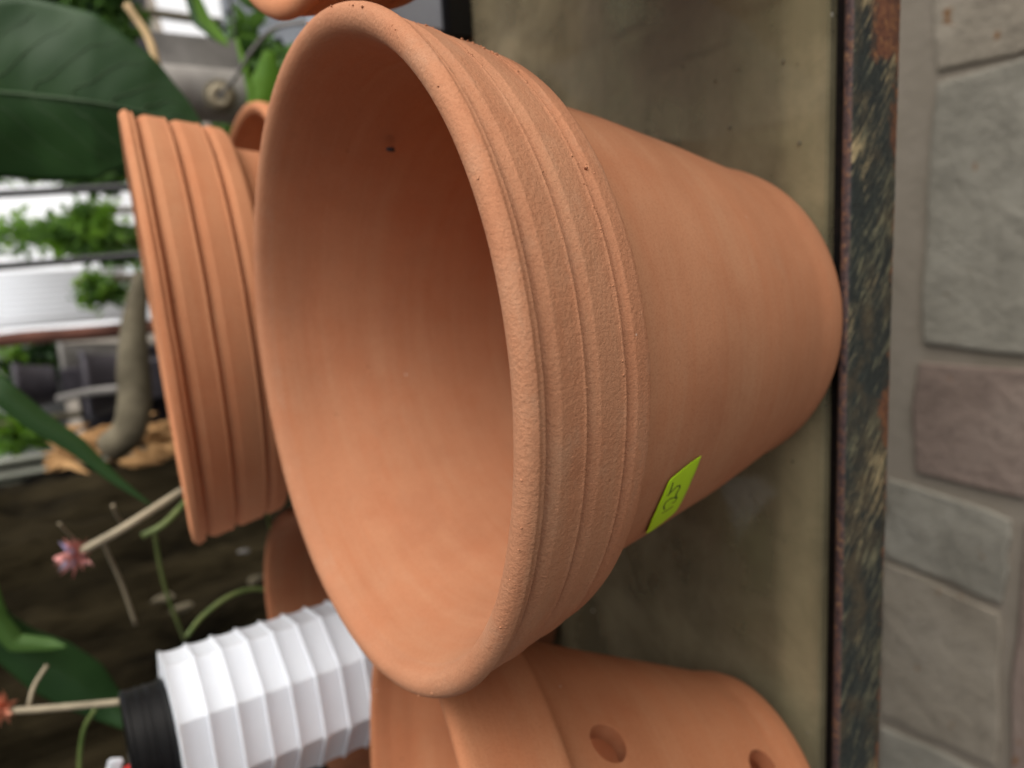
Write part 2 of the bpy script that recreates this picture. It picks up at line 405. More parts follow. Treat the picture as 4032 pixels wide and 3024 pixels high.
by = t.ramp(t.math('ADD', so_[1], t.math('ADD', .2445, t.math('MULTIPLY', t.noise(12, 3), .012))), [(.0, 0.0), (.006, 1.0), (.020, 1.0), (.028, 0.0)])
dust = t.math('ADD', dust, t.math('MULTIPLY', by, .22)); dc = t.mix(t.math('MULTIPLY', by, .6), dc, (.36, .32, .19)); t.l(dc, dif.inputs['Color'])
mx = t.n('ShaderNodeMixShader'); t.l(t.math('MAXIMUM', dust, spm), mx.inputs[0]); t.l(tr.outputs[0], mx.inputs[1]); t.l(dif.outputs[0], mx.inputs[2])
fr = t.n('ShaderNodeFresnel'); fr.inputs['IOR'].default_value = 1.25
mx2 = t.n('ShaderNodeMixShader'); t.l(fr.outputs[0], mx2.inputs[0]); t.l(mx.outputs[0], mx2.inputs[1]); t.l(gl.outputs[0], mx2.inputs[2])
t.l(mx2.outputs[0], nt_.nodes['Material Output'].inputs['Surface'])
glass = box('glass_pane', (-.05, .1945, -.0030), (1.88, .4965, .0060), t.m, shelf, .0008)
rr = box('back_rail', (-.05, .4455, -.008), (1.88, .004, .022), M['black_metal'], shelf)
for x in (-.93, .83):
    for y in (-.052, .43): box('leg', (x, y, -.305), (.02, .02, .59), M['black_metal'], shelf)

# ------------------------------------------------------------------ the big pot
def main_profile():
    rl = lambda z: .1018 + (.0082) * (z - .1431) / .0442
    ext = [(.0607 - .002, .0), (.0620, .0009), (.0640, .0026), (.0658, .0060), (.0673, .0120), (.0685, .022), (.0732, .042), (.0774, .060), (.0808, .078), (.0850, .098), (.0886, .118), (.0906, .130), (.0920, .1375), (.0934, .1402), (.0962, .1414)]
    band = [(.0985, .1417), (.1004, .1420), (.1013, .1428), (.1018, .1440), (rl(.1475), .1475)]
    def step(z, lo=.0046, dep=.0027):   # groove: z = the dark undercut line
        return [(rl(z - lo), z - lo), (rl(z) - dep * .50, z - lo * .50), (rl(z) - dep, z - .0007), (rl(z) - dep, z - .0002), (rl(z) - .0002, z + .0001), (rl(z) + .00045, z + .0006), (rl(z) + .0003, z + .0012), (rl(z + .002), z + .002)]
    band += step(.1528, .0042) + step(.1675, .0048) + [(rl(.1735), .1735)] + step(.1812, .0050, .0032)
    lip = [(.1103, .1838), (.1100, .1853), (.1091, .1866), (.1077, .1873), (.1058, .1874), (.1040, .1868), (.1026, .1856), (.1016, .1838)]
    inn = [(.1006, .181), (.0995, .177), (.0985, .172), (.0972, .166), (.0950, .158), (.0915, .146), (.0875, .130), (.0835, .112), (.0790, .092), (.0740, .072), (.0690, .052), (.0635, .036), (.0560, .022), (.044, .0125), (.028, .0100), (.009, .0095), (.0078, .0085), (.0078, .001), (.0088, 0)]
    return ext, band, lip, inn
def shaped_pot(name, k, label, mat_body, mat_rim, n=420, st=1.0, wob=.00035, seed=0, crumb=True, cat='plant pot', split=True, group=None):
    ext, band, lip, inn = main_profile()
    a = smooth_prof(resample(ext, .0016 * st), 2)
    b = resample(band, .00035 * st); b = smooth_prof(b, 0)
    c = smooth_prof(resample(lip, .0006 * st), 3)
    d = smooth_prof(resample(inn, .0016 * st), 3)
    prof = a + b + c + d
    ia, ib, ic = len(a), len(a) + len(b), len(a) + len(b) + len(c)
    V = lathe_verts([(r * k, z * k) for r, z in prof], n)
    sh = V.shape; W_ = V.reshape(-1, 3)
    out = np.empty_like(W_)
    for i in range(sh[0]):
        fine = ia <= i < ic
        for j in range(n):
            x, y, z = V[i, j]; q = Vector((x + seed, y, z))
            d = noise.noise(q * 14) * wob * 2.0
            if fine:
                pass
                if crumb:
                    m_ = noise.noise(q * 110); 
                    if m_ > .35: d -= (m_ - .35) * .0004
            rr_ = math.hypot(x, y); f = (rr_ + d) / rr_ if rr_ > .012 else 1
            dz = noise.noise(q * 40 + Vector((5, 5, 5))) * .00018 * k if fine else 0
            dz += noise.noise(q * 190 + Vector((1, 5, 5))) * .00012 * k * (1 if .1500 < z < .1530 or .1650 < z < .1690 or .179 < z < .183 or z < .1435 else .25) if (fine and crumb) else 0
            out[i * n + j] = (x * f, y * f, z + dz)
    F = grid_faces(len(prof), n, True)
    full = mesh('tmp', out, F)
    nor = np.empty(len(full.vertices) * 3, 'f'); full.vertices.foreach_get('normal', nor); nor = nor.reshape(-1, 3)
    root = empty(name)
    tag(root, label, cat, group)
    def sub(nm, i0, i1, mt):     # ring rows i0..i1 inclusive (may wrap)
        rows = [i % sh[0] for i in range(i0, i1 + 1)]
        idx = np.concatenate([np.arange(r_ * n, r_ * n + n) for r_ in rows])
        me = mesh(nm, out[idx], grid_faces(len(rows), n))
        o = link(nm, me, mt, root)
        me.normals_split_custom_set_from_vertices([tuple(map(float, q)) for q in nor[idx]])
        return o
    body = sub('body', ic, sh[0] + ia, mat_body)      # inside, base and lower outside
    rim = sub('rim', ia, ic, mat_rim)
    bpy.data.meshes.remove(full)
    return root, body, rim
pot, body, rim = shaped_pot('terracotta_pot', 1.0, 'large clean terracotta pot in the foreground with grooved rim and yellow-green price label', M['clay'], M['clay_rim'], n=640, st=1.0)
pot.location = (0, 0, .0006)

# crumbs of clay on the rim
bm = bmesh.new()
def rl(z): return .1018 + .0082 * (z - .1431) / .0442
ico = bmesh.new(); bmesh.ops.create_icosphere(ico, subdivisions=1, radius=1); iv = [v_.co.copy() for v_ in ico.verts]; iff = [[q.index for q in f_.verts] for f_ in ico.faces]; ico.free()
cv = []; cf = []
for i in range(900):
    a = rnd.uniform(0, 2 * math.pi)
    if rnd.random() < .75: z = rnd.choice([.1816, .1679, .1532]) + rnd.uniform(-.0002, .0009); r0 = rl(z) + .00005
    elif rnd.random() < .5: z = rnd.uniform(.145, .184); r0 = rl(z) - .0004
    else: z = .1868 + rnd.uniform(-.0008, .0004); r0 = rnd.uniform(.1075, .1092)
    s = rnd.uniform(.00018, .00045) * (1.5 if rnd.random() < .08 else 1); b0 = len(cv)
    c0 = Vector((r0 * math.cos(a), r0 * math.sin(a), z))
    e = Vector((rnd.uniform(.6, 1.3), rnd.uniform(.6, 1.3), rnd.uniform(.6, 1.2)))
    for p in iv: cv.append(c0 + Vector((p.x * e.x, p.y * e.y, p.z * e.z)) * s * rnd.uniform(.8, 1.2))
    cf += [tuple(b0 + q for q in f_) for f_ in iff]
tag(link('clay_crumbs', mesh('clay_crumbs', cv, cf), M['clay_rim'], rim), kind='stuff')

# label on the body
zs = [0, .0022, .0077, .022, .042, .060, .078, .098, .118, .130, .139]; rs = [.0607, .064, .067, .0685, .0732, .0774, .0808, .0850, .0886, .0906, .0925]
def sp(phi, z, off=0):
    r_ = float(np.interp(z, zs, rs)) + off; return Vector((r_ * math.cos(phi), r_ * math.sin(phi), z))
tagp = [(-1.9577, .1017), (-1.9647, .10634), (-1.984, .11218), (-1.9961, .11563), (-2.0052, .11666), (-2.0262, .11683), (-2.1162, .11684), (-2.2092, .11544), (-2.3388, .11077), (-2.3582, .10644), (-2.3289, .10277), (-2.2976, .0991), (-2.2778, .09845), (-2.2337, .09928), (-2.147, .10091), (-2.0687, .10161), (-2.0084, .10143)]
def zrange(ph):
    zz = []
    for (a, b) in zip(tagp, tagp[1:] + tagp[:1]):
        if (a[0] - ph) * (b[0] - ph) <= 0 and a[0] != b[0]: zz.append(a[1] + (b[1] - a[1]) * (ph - a[0]) / (b[0] - a[0]))
    return min(zz), max(zz)
p0, p1 = min(q[0] for q in tagp), max(q[0] for q in tagp)
V = []; F = []; nn = 48; mm = 10
for i in range(nn + 1):
    ph = p0 + (p1 - p0) * min(max(i / nn, .0005), .9995); a, b = zrange(ph)
    for j in range(mm + 1): V.append(sp(ph, a + (b - a) * j / mm, .00055))
for i in range(nn):
    for j in range(mm): q = i * (mm + 1) + j; F.append((q, q + 1, q + mm + 2, q + mm + 1)[::-1])
lab = link('price_label', mesh('price_label', V, F), M['label'], pot)
sm = lab.modifiers.new('thick', 'SOLIDIFY'); sm.thickness = .00015; sm.offset = 0
tag(lab, 'yellow-green price label with handwritten 125')
strokes = [[(-2.0225, .11397), (-2.0597, .11336), (-2.0803, .11328), (-2.086, .114)],
           [(-2.0803, .11328), (-2.0703, .11196), (-2.0584, .11034), (-2.0629, .10848), (-2.0786, .10779), (-2.0972, .10826), (-2.1131, .10799), (-2.1345, .10687), (-2.138, .10724)],
           [(-2.1591, .10757), (-2.1601, .10584), (-2.1404, .10588), (-2.1254, .10809), (-2.1173, .11107), (-2.1253, .11283), (-2.149, .1126), (-2.1772, .1106)],
           [(-2.1933, .10509), (-2.1974, .10726), (-2.1993, .11063)]]
V = []; F = []
for s in strokes:
    pts = [sp(a, z, .00068) for a, z in s]; w = .00030; b0 = len(V)
    for i, p in enumerate(pts):
        d = (pts[min(i + 1, len(pts) - 1)] - pts[max(i - 1, 0)]).normalized(); nrm = Vector((p.x, p.y, 0)).normalized(); sd_ = d.cross(nrm) * w
        V += [p + sd_, p - sd_]
    F += [(b0 + 2 * i, b0 + 2 * i + 1, b0 + 2 * i + 3, b0 + 2 * i + 2) for i in range(len(pts) - 1)]
link('handwriting', mesh('handwriting', V, F), M['ink'], lab, smooth=False)
# dark crumb lying on the inner wall
cr = []; 
b0 = Vector((.0778, .0402, .1452))
V = []
for p in iv: V.append(b0 + Vector((p.x * .0011, p.y * .0014, p.z * .0022)) * (1 + .4 * noise.noise(p * 3)))
tag(link('soil_crumb', mesh('soil_crumb', V, [tuple(f_) for f_ in iff]), M['darkclutter']), 'small dark soil crumb stuck to the inner wall of the foreground pot', 'soil crumb')

cv = []; cf = []
for i in range(90):
    if rnd.random() < .6: a = rnd.uniform(0, 6.28); q_ = rnd.uniform(.066, .12); x, y = q_ * math.cos(a), q_ * math.sin(a)
    else: x, y = rnd.uniform(-.3, .3), rnd.uniform(-.05, .3)
    if y < -.050: continue
    s = rnd.uniform(.0003, .0010); b0 = len(cv)
    for p in iv: cv.append(Vector((x, y, s * .5)) + Vector((p.x * rnd.uniform(.8, 1.3), p.y, p.z * .6)) * s)
    cf += [tuple(b0 + q for q in f_) for f_ in iff]
tag(link('soil_grit', mesh('soil_grit', cv, cf), M['branch'], None, False), 'scattered soil and clay grit on the dusty glass pane', 'grit', None, 'stuff')

# ------------------------------------------------------------------ other pots
potA, _, _ = shaped_pot('terracotta_pot', 1.14, 'grooved terracotta pot standing right behind the foreground pot, seen edge-on at the rim', M['clay_a'], M['clay_a'], n=260, st=1.1, wob=.0002, seed=3, crumb=False)
axA = Vector((-.0314, .108, .9937)).normalized(); potA.matrix_world = Matrix.Translation(Vector((.000, .2415, .2135)) - axA * (.187 * 1.14)) @ Vector((0, 0, 1)).rotation_difference(axA).to_matrix().to_4x4()
potE, _, _ = shaped_pot('terracotta_pot', .985, 'orange terracotta pot right of the foreground pot, only its side showing at the frame edge', M['clay_a'], M['clay_a'], n=220, st=2.4, seed=6, crumb=False)
potE.location = (.2262, .014, .0006)

def plain_pot(name, label, prof, mat, n=256, cat='plant pot'):
    root = tag(empty(name), label, cat)
    p = smooth_prof(resample(prof, .0012), 2)
    return root, lathe('body', p, n, mat, root, closed=True)
H, RB = .1716, .1094
profB = [(.050, 0), (.0525, .0006), (.0553, .003), (.0578, .009), (.0597, .0195), (.0690, .048), (.0785, .078), (.0880, .106), (.0940, .1225), (.0948, .1250), (.0990, .1258), (.1022, .1268), (.1031, .1290), (.1050, .140), (.1078, .158), (.1092, .1665), (.1093, .1692), (.1085, .1711), (.1070, .1718), (.1050, .1716), (.1034, .1703), (.1024, .168), (.1008, .160), (.0965, .148), (.0890, .134), (.0825, .122), (.0765, .100), (.0665, .070), (.0565, .040), (.0500, .020), (.044, .011), (.025, .0085), (.009, .0085), (.008, .0075), (.008, .001), (.009, 0)]
profB = [(r_, z_ if z_ < .127 else .127 + (z_ - .127) * .87) for r_, z_ in profB]
potB, bodyB = plain_pot('orchid_pot', 'terracotta orchid pot with round side holes, tilted beside the foreground pot', profB, M['clay_b'], 300)
bmc = bmesh.new()
for ang, z, r_ in [(-29.2, .104, .0072), (-41.0, .0304, .0070), (61, .104, .0072), (49, .03, .007), (151, .104, .0072), (139, .03, .007), (241, .104, .0072), (229, .03, .007)]:
    a = R(ang); rad = float(np.interp(z, [.0195, .1225], [.0597, .094])) - .004
    mt = Matrix.Translation((rad * math.cos(a), rad * math.sin(a), z)) @ Matrix.Rotation(a, 4, 'Z') @ Matrix.Rotation(math.pi / 2, 4, 'Y')
    bmesh.ops.create_cone(bmc, cap_ends=True, segments=36, radius1=r_, radius2=r_ * 1.08, depth=.03, matrix=mt)
cut = bmobj('cut', bmc)
md = bodyB.modifiers.new('h', 'BOOLEAN'); md.object = cut; md.operation = 'DIFFERENCE'; md.solver = 'EXACT'
dg = bpy.context.evaluated_depsgraph_get(); nm = bpy.data.meshes.new_from_object(bodyB.evaluated_get(dg))
bodyB.modifiers.clear(); bodyB.data = nm; bpy.data.objects.remove(cut)
for p in nm.polygons: p.use_smooth = True
nm.set_sharp_from_angle(angle=R(50))
tx, ty = -.2091, .08
cx_, sx_, cy_, sy_ = math.cos(tx), math.sin(tx), math.cos(ty), math.sin(ty)
Q = Matrix(((cy_, 0, sy_), (0, 1, 0), (-sy_, 0, cy_))) @ Matrix(((1, 0, 0), (0, cx_, -sx_), (0, sx_, cx_)))
potB.matrix_world = Matrix.Translation((-.2305, -.0262, .0128)) @ Q.to_4x4()

profC = [(.066, 0), (.069, .001), (.072, .005), (.0735, .012), (.0765, .06), (.0805, .118), (.082, .120), (.0865, .121), (.0878, .124), (.0895, .148), (.0895, .153), (.087, .155), (.083, .154), (.0815, .150), (.0795, .14), (.0745, .11), (.069, .05), (.066, .012), (.05, .009), (.012, .009), (.01, 0.001), (.012, 0)]
profC = [(r_, z_ if z_ < .1 else z_ - .010) for r_, z_ in profC]
potC, _ = plain_pot('terracotta_pot', 'deep red-brown terracotta pot behind the orchid pot, the white ribbed bottle standing in it', profC, M['clay_c'], 160)
potC.location = (-.203, .213, .0082); potC.rotation_euler = (R(6), 0, 0)
profD = [(.050, 0), (.053, .004), (.055, .012), (.072, .10), (.0735, .106), (.080, .108), (.083, .112), (.088, .148), (.087, .153), (.083, .155), (.078, .152), (.076, .14), (.068, .10), (.052, .02), (.03, .010), (.01, .009), (.009, .001), (.011, 0)]
potD, _ = plain_pot('terracotta_pot', 'small terracotta pot half hidden behind the edge-on grooved pot', profD, M['clay_a'], 128)
pD = at(962, 880, .66); potD.location = pD - Vector((0, 0, .155)); potD.rotation_euler = (R(4), R(6), 0)
# its support: a wooden block on a back ledge
std = tag(box('wooden_block', (pD.x, pD.y, (pD.z - .155 + FZ) / 2), (.16, .14, abs(pD.z - .1555 - FZ) - .004), M['bark'], None, .004), 'dark wooden block standing behind the shelf under the small clay pot', 'block')

# ------------------------------------------------------------------ ribbed white bottle
jar = tag(empty('ribbed_bottle', (-.213, .176, .0)), 'white ribbed octagonal plastic bottle with a black screw cap, standing in the deep red pot', 'bottle')
prof = []
ztop = .2405; pitch = .0140
rings = []
for k in range(12):
    zt = ztop - k * pitch
    rings += [(zt, .0458), (zt - .0011, .0451), (zt - .003, .0442), (zt - .006, .0437), (zt - .010, .0437), (zt - pitch + .0006, .0441)]
pts = [(.0005 + ztop, .020), (ztop + .0004, .044)] + rings + [(ztop - 12 * pitch, .043), (ztop - 12 * pitch, .001)]
ph0 = 10
V = []; F = []; sub = 6; nA = 8 * sub
for (z, r_) in pts:
    for s in range(8):
        a0, a1 = R(ph0 + 45 * s), R(ph0 + 45 * s + 45)
        A_, B_ = Vector((math.cos(a0), math.sin(a0))), Vector((math.cos(a1), math.sin(a1)))
        for q in range(sub):
            t_ = q / sub; p = A_.lerp(B_, t_); rr_ = p.length
            p = p * (1 + .006 * (1 - abs(2 * t_ - 1))) ; V.append((p.x * r_, -p.y * r_, z))
F = [(i * nA + (j + 1) % nA, i * nA + j, (i + 1) * nA + j, (i + 1) * nA + (j + 1) % nA) for i in range(len(pts) - 1) for j in range(nA)]
jb = link('bottle_body', mesh('bottle_body', V, F), M['white_plastic'], jar, smooth=True)
jb.data.set_sharp_from_angle(angle=R(26))
capp = [(.0, .0212), (.0280, .0212), (.0300, .0209), (.0310, .0198), (.0310, .0186), (.0302, .0180), (.0302, .0140), (.0306, .0136), (.0306, .0126), (.0300, .0122), (.0300, .0100), (.0305, .0096), (.0305, .0086), (.0300, .0082), (.0300, .0030), (.0308, .0024), (.0308, .0), (.024, -.0002)]
capo = lathe('screw_cap', [(r_ + 1e-5, z + ztop + .0012) for r_, z in capp], 72, M['black_plastic'], jar)
capo.data.set_sharp_from_angle(angle=R(35))

# ------------------------------------------------------------------ blue-grey tub on the right
tb = tag(empty('storage_tub', (.30, .235, .0006)), 'pale blue-grey tub on a black base behind the pots at the right frame edge', 'tub')
box('base', (0, 0, .009), (.24, .05, .018), M['black_plastic'], tb, .001)
box('wall', (0, .002, .058), (.236, .044, .080), M['palegrey'], tb, .003)

# ------------------------------------------------------------------ leaves and plants
def leaf_surface(name, mid, wid, mat, parent=None, fold=.18, up=None, nseg=28, ncr=8, thick=.0004):
    """mid: list of points along the midrib; wid: half widths left/right at each"""
    pts = [Vector(p) for p in mid]; V = []; F = []
    def lin(arr, t):
        x = t * (len(arr) - 1); i = min(int(x), len(arr) - 2); return arr[i] * (1 - (x - i)) + arr[i + 1] * (x - i)
    up = up or Vector(CAM) - pts[len(pts) // 2]; up.normalize()
    for i in range(nseg + 1):
        t_ = i / nseg; p = lin(pts, t_); d = (lin(pts, min(1, t_ + .04)) - lin(pts, max(0, t_ - .04))).normalized()
        sidev = d.cross(up).normalized(); nrm = sidev.cross(d)
        w0, w1 = lin([a for a, b in wid], t_), lin([b for a, b in wid], t_)
        for j in range(-ncr, ncr + 1):
            q = j / ncr; w = w1 if q > 0 else w0
            wave = noise.noise(Vector((t_ * 6, q * 2, 3))) * .05 * w
            V.append(p + sidev * q * w + nrm * (abs(q) ** 1.5 * fold * w * -1 + wave + .004 * w * math.sin(t_ * 60 - abs(q) * 9)))
    c_ = 2 * ncr + 1
    F = [(i * c_ + j, i * c_ + j + 1, (i + 1) * c_ + j + 1, (i + 1) * c_ + j) for i in range(nseg) for j in range(2 * ncr)]
    o = link(name, mesh(name, V, F), mat, parent); m_ = o.modifiers.new('t', 'SOLIDIFY'); m_.thickness = thick; return o, V, c_

big = tag(empty('broad_leaf_plant'), 'broad dark green leaf with pale veins at the top left, behind the grooved pot', 'leaf')
D_ = .60
mid = [at(-420, 330, D_ - .03), at(-150, 350, D_ - .01), at(100, 372, D_), at(350, 400, D_), at(560, 440, D_ + .01), at(700, 480, D_ + .02), at(815, 525, D_ + .03)]
px = D_ / FPX
wid = [(120 * px, 150 * px), (310 * px, 330 * px), (360 * px, 335 * px), (330 * px, 300 * px), (225 * px, 190 * px), (110 * px, 90 * px), (3 * px, 3 * px)]
lf, V, c_ = leaf_surface('leaf', mid, wid, M['leaf_dark'], big, .22, nseg=60, ncr=14)
tube('midrib', [p + (Vector(CAM) - p).normalized() * .0012 for p in mid], .0016, M['vein'], big, 8, .0006)
def lin(arr, t):
    x = t * (len(arr) - 1); i = min(int(x), len(arr) - 2); return arr[i] * (1 - (x - i)) + arr[i + 1] * (x - i)
nr = len(V) // c_
for k in range(7):
    for sgn in (-1, 1):
        i0 = int(8 + k * 6.5); pts = []
        for q in range(8):
            i = min(nr - 1, i0 + int(q * 1.9)); j = 14 + sgn * int(q * 1.7 + .5)
            p = V[i * c_ + max(0, min(c_ - 1, j))]; pts.append(p + (Vector(CAM) - p).normalized() * .0002)
        tube('side_vein', pts, .0006, M['vein'], big, 5, .0002)
# stem of the broad leaf, out of frame
tube('stalk', [mid[0], at(-600, 420, D_), at(-620, 900, D_ + .1), at(-300, 1300, D_ + .15)], .004, M['stemgreen'], big, 8)

bl = tag(empty('blade_leaf_plant'), 'long narrow dark green leaf slanting down at the left edge', 'leaf')
mid = [at(-200, 1380, .50), at(0, 1540, .50), at(150, 1660, .51), at(300, 1755, .52), at(450, 1885, .53), at(610, 2000, .54)]
px = .5 / FPX
leaf_surface('leaf', mid, [(48 * px, 48 * px), (50 * px, 50 * px), (46 * px, 46 * px), (38 * px, 36 * px), (20 * px, 20 * px), (2 * px, 2 * px)], M['leaf_dark'], bl, .3)

ll = tag(empty('strap_leaf_plant'), 'curved green strap leaf at the lower left, in front of the dark trunk', 'leaf')
px = .60 / FPX
mid = [at(-120, 2300, .58), at(-20, 2480, .58), at(80, 2560, .59), at(200, 2625, .60), at(330, 2700, .61), at(440, 2790, .62), at(530, 2880, .62)]
leaf_surface('leaf', mid, [(50 * px, 60 * px), (70 * px, 70 * px), (85 * px, 75 * px), (105 * px, 100 * px), (100 * px, 100 * px), (60 * px, 60 * px), (5 * px, 5 * px)], M['leaf_dark'], ll, .35)
leaf_surface('leaf', [at(-60, 2250, .57), at(-10, 2440, .57), at(60, 2530, .575), at(190, 2540, .58), at(260, 2545, .58)], [(26 * px, 26 * px), (34 * px, 34 * px), (34 * px, 34 * px), (26 * px, 20 * px), (3 * px, 3 * px)], M['leaf_mid'], ll, .4)

def flower(name, label, c, r_, mat, mat2, n, seed, cat='flower'):
    fr_ = random.Random(seed); root = tag(empty(name), label, cat)
    for k in range(n):
        d = Vector((fr_.gauss(0, 1), fr_.gauss(0, 1), fr_.gauss(0, 1))).normalized(); s = d.cross(Vector((.2, .3, .9))).normalized(); nn_ = d.cross(s)
        L = r_ * fr_.uniform(.7, 1.25); w = L * .22; b = c
        V = [b - s * w * .3, b + s * w * .3, b + d * L * .5 + s * w + nn_ * w * .3, b + d * L * .5 - s * w + nn_ * w * .3, b + d * L, b + d * L * .5 + nn_ * w * .9]
        link('petal', mesh('petal', V, [(0, 1, 5), (1, 2, 5), (2, 4, 5), (4, 3, 5), (3, 0, 5)]), mat2 if fr_.random() < .22 else mat, root, False)
    return root
fl = flower('pink_flower', 'spiky pink flower with violet tips on a thin stalk before the dark trunk', at(285, 2190, .50), .0135, M['pink'], M['purple'], 60, 3)
tube('stem', [at(320, 2170, .50), at(450, 2100, .50), at(580, 2020, .51), at(720, 1930, .53)], .0028, M['stempale'], fl, 8)
tube('stem', [at(560, 2110, .51), at(650, 2060, .515), at(735, 1970, .53)], .0024, M['stemgreen'], fl, 8)
fo = flower('orange_flower', 'blurred orange flower at the left frame edge, on a thick pale stem', at(0, 2790, .45), .010, M['orange'], M['orange'], 50, 5)
tube('stem', [at(45, 2800, .45), at(250, 2784, .452), at(492, 2762, .46)], .0021, M['stempale'], fo, 10)
tube('side_shoot', [at(376, 2790, .455), at(335, 2860, .455), at(318, 2940, .456), at(312, 3040, .457)], .0014, M['stemgreen'], fo, 8)
tube('side_shoot', [at(113, 2778, .452), at(135, 2700, .46), at(185, 2620, .47)], .0013, M['stempale'], fo, 8)
roots = [('thin olive root hanging left of the others before the trunk', [(233, 2061), (280, 2110), (330, 2160)], .0009, 'stempale'),
         ('brownish curved root below the pink flower', [(405, 2130), (430, 2190), (480, 2300), (535, 2460)], .0014, 'stempale'),
         ('straight green root rising above the black cap', [(607, 2080), (625, 2200), (655, 2330), (700, 2450), (728, 2520)], .0015, 'stemgreen'),
         ('short green root beside the deep red pot', [(1045, 1990), (1070, 2090), (1110, 2200)], .0016, 'stemgreen'),
         ('arching green shoot between bottle and deep red pot', [(735, 2505), (800, 2425), (900, 2350), (1000, 2320), (1110, 2335)], .0017, 'stemgreen'),
         ('small pale tendril under the brown branch', [(445, 1990), (460, 2030), (490, 2065)], .0012, 'stempale')]
for lb, pts, rd, mt in roots:
    n_ = len(pts); tag(tube('aerial_root', [at(x, y, .52 + .015 * i) for i, (x, y) in enumerate(pts)], rd, M[mt]), lb, 'plant root', 'aerial roots before the trunk')
# red and white tag at the bottom edge
tg = tag(empty('plant_tag'), 'small red and white plastic clip at the bottom left, beside the black cap', 'clip')
p = at(450, 3020, .44)
box('clip', p, (.010, .004, .008), M['whitewall'], tg, .001, (0, R(20), 0))
box('grip', at(515, 3040, .44), (.008, .005, .007), M['redplastic'], tg, .001, (0, R(-20), 0))

# ------------------------------------------------------------------ trunk and clutter behind
tr_ = tag(empty('tree_trunk'), 'dark rough tree trunk filling the lower left behind the bottle', 'tree')
e0 = at(350, 2040, .85); trad = .32
V = []; F = []; na, nz = 160, 90
cxy = Vector((e0.x - trad * .93, e0.y + trad * .40))
for i in range(nz + 1):
    z = FZ - .01 + (1.5) * i / nz
    for j in range(na):
        a = 2 * math.pi * j / na; q = Vector((math.cos(a) * 3.0, math.sin(a) * 3.0, z * 3))
        d = trad + .012 * noise.noise(Vector((q.x * 30, q.y * 30, z * 40))) + .016 * noise.noise(Vector((q.x * 4, q.y * 4, z * 7))) + .010 * noise.noise(Vector((q.x * 11, q.y * 11, z * 18))) + .02 * noise.noise(q)
        V.append((cxy.x + d * math.cos(a), cxy.y + d * math.sin(a), z))
F = [(i * na + j, i * na + (j + 1) % na, (i + 1) * na + (j + 1) % na, (i + 1) * na + j) for i in range(nz) for j in range(na)]
link('trunk', mesh('trunk', V, F), M['bark'], tr_)
# pale lichen / bark flakes
flk = random.Random(5)
for x, y, s in [(640, 2360, 1.4), (720, 2400, 1.6), (1010, 2280, 1.1), (400, 2490, 1.5), (1050, 1985, .9), (180, 2240, .8), (960, 2170, .8), (1130, 2360, .8), (350, 2370, 1), (560, 2560, 1)]:
    c0 = at(x, y, .80); V = [c0 + Vector((p.x * .004, p.y * .002, p.z * .009)) * s * (1 + 1.2 * noise.noise(p * 2 + Vector((x, y, 0)))) for p in iv]
    link('bark_flake', mesh('bark_flake', V, [tuple(f_) for f_ in iff]), M['branch'] if s > 1 else M['grey'], tr_, False)

def vpanel(name, x, y0, y1, x1, depth, mat, parent=None, corr=0, amp=.006, th=.004, d2=None):
    """vertical sheet from photo height x (top) to x1, between photo rows y0 and y1"""
    A_ = at((x + x1) / 2, y0, depth); B_ = at((x + x1) / 2, y1, d2 or depth); zt = max(at(x, y0, depth).z, at(x, y1, depth).z); zb = min(at(x1, y0, depth).z, at(x1, y1, depth).z)
    n_ = 120 if corr else 1; V = []; F = []
    dirv = (B_ - A_); dirv.z = 0; nrm = Vector((-dirv.y, dirv.x, 0)).normalized()
    for s in (0, 1):
        for i in range(n_ + 1):
            t_ = i / n_; p = A_ + dirv * t_ + nrm * (amp * math.sin(t_ * corr * 2 * math.pi) if corr else 0) + nrm * th * s
            V += [(p.x, p.y, zb), (p.x, p.y, zt)]
    k = 2 * (n_ + 1)
    for i in range(n_):
        a = 2 * i; F += [(a, a + 2, a + 3, a + 1), (k + a, k + a + 1, k + a + 3, k + a + 2), (a + 1, a + 3, k + a + 3, k + a + 1), (a, k + a, k + a + 2, a + 2)]
    e = 2 * n_; F += [(0, 1, k + 1, k), (e, k + e, k + e + 1, e + 1)]
    return link(name, mesh(name, V, F), mat, parent, bool(corr))
tag(vpanel('fence_sheet', -500, 1760, 2090, 1100, 1.15, M['slate'], None, 6, .008), 'grey-green corrugated sheet with dry leaves caught on it, left background', 'fence')
sr_ = random.Random(11); V = []; F = []
for k in range(150):
    x = sr_.uniform(160, 720); y = 1690 + (x - 300) * -.12 + abs(sr_.gauss(0, 110)); dep = sr_.uniform(.98, 1.1)
    c0 = at(x, y, dep); d = (at(x + sr_.uniform(50, 190), y + sr_.uniform(-60, 60), dep + sr_.uniform(-.02, .02)) - c0); s = d.cross(Vector((0, -1, .2))).normalized() * d.length * sr_.uniform(.05, .2); b0 = len(V)
    V += [c0, c0 + d * .4 + s, c0 + d, c0 + d * .4 - s, c0 + d * .45 + Vector((0, -.006, 0))]
    F += [(b0, b0 + 1, b0 + 4), (b0 + 1, b0 + 2, b0 + 4), (b0 + 2, b0 + 3, b0 + 4), (b0 + 3, b0, b0 + 4)]
tag(link('dry_leaves', mesh('dry_leaves', V, F), M['straw'], None, False), 'tangle of dry orange leaves and twigs caught before the grey-green sheet', 'dry leaves', None, 'stuff')
br = tag(tube('thick_branch', [at(560, 1080, .95), at(530, 1250, .93), at(525, 1430, .92), at(530, 1580, .92), at(505, 1700, .92), at(440, 1760, .93)], lambda t_: .010 + .010 * min(1, t_ * 2.2), M['branch'], n=14), 'thick bent brown branch behind the rim of the grooved pot', 'branch')
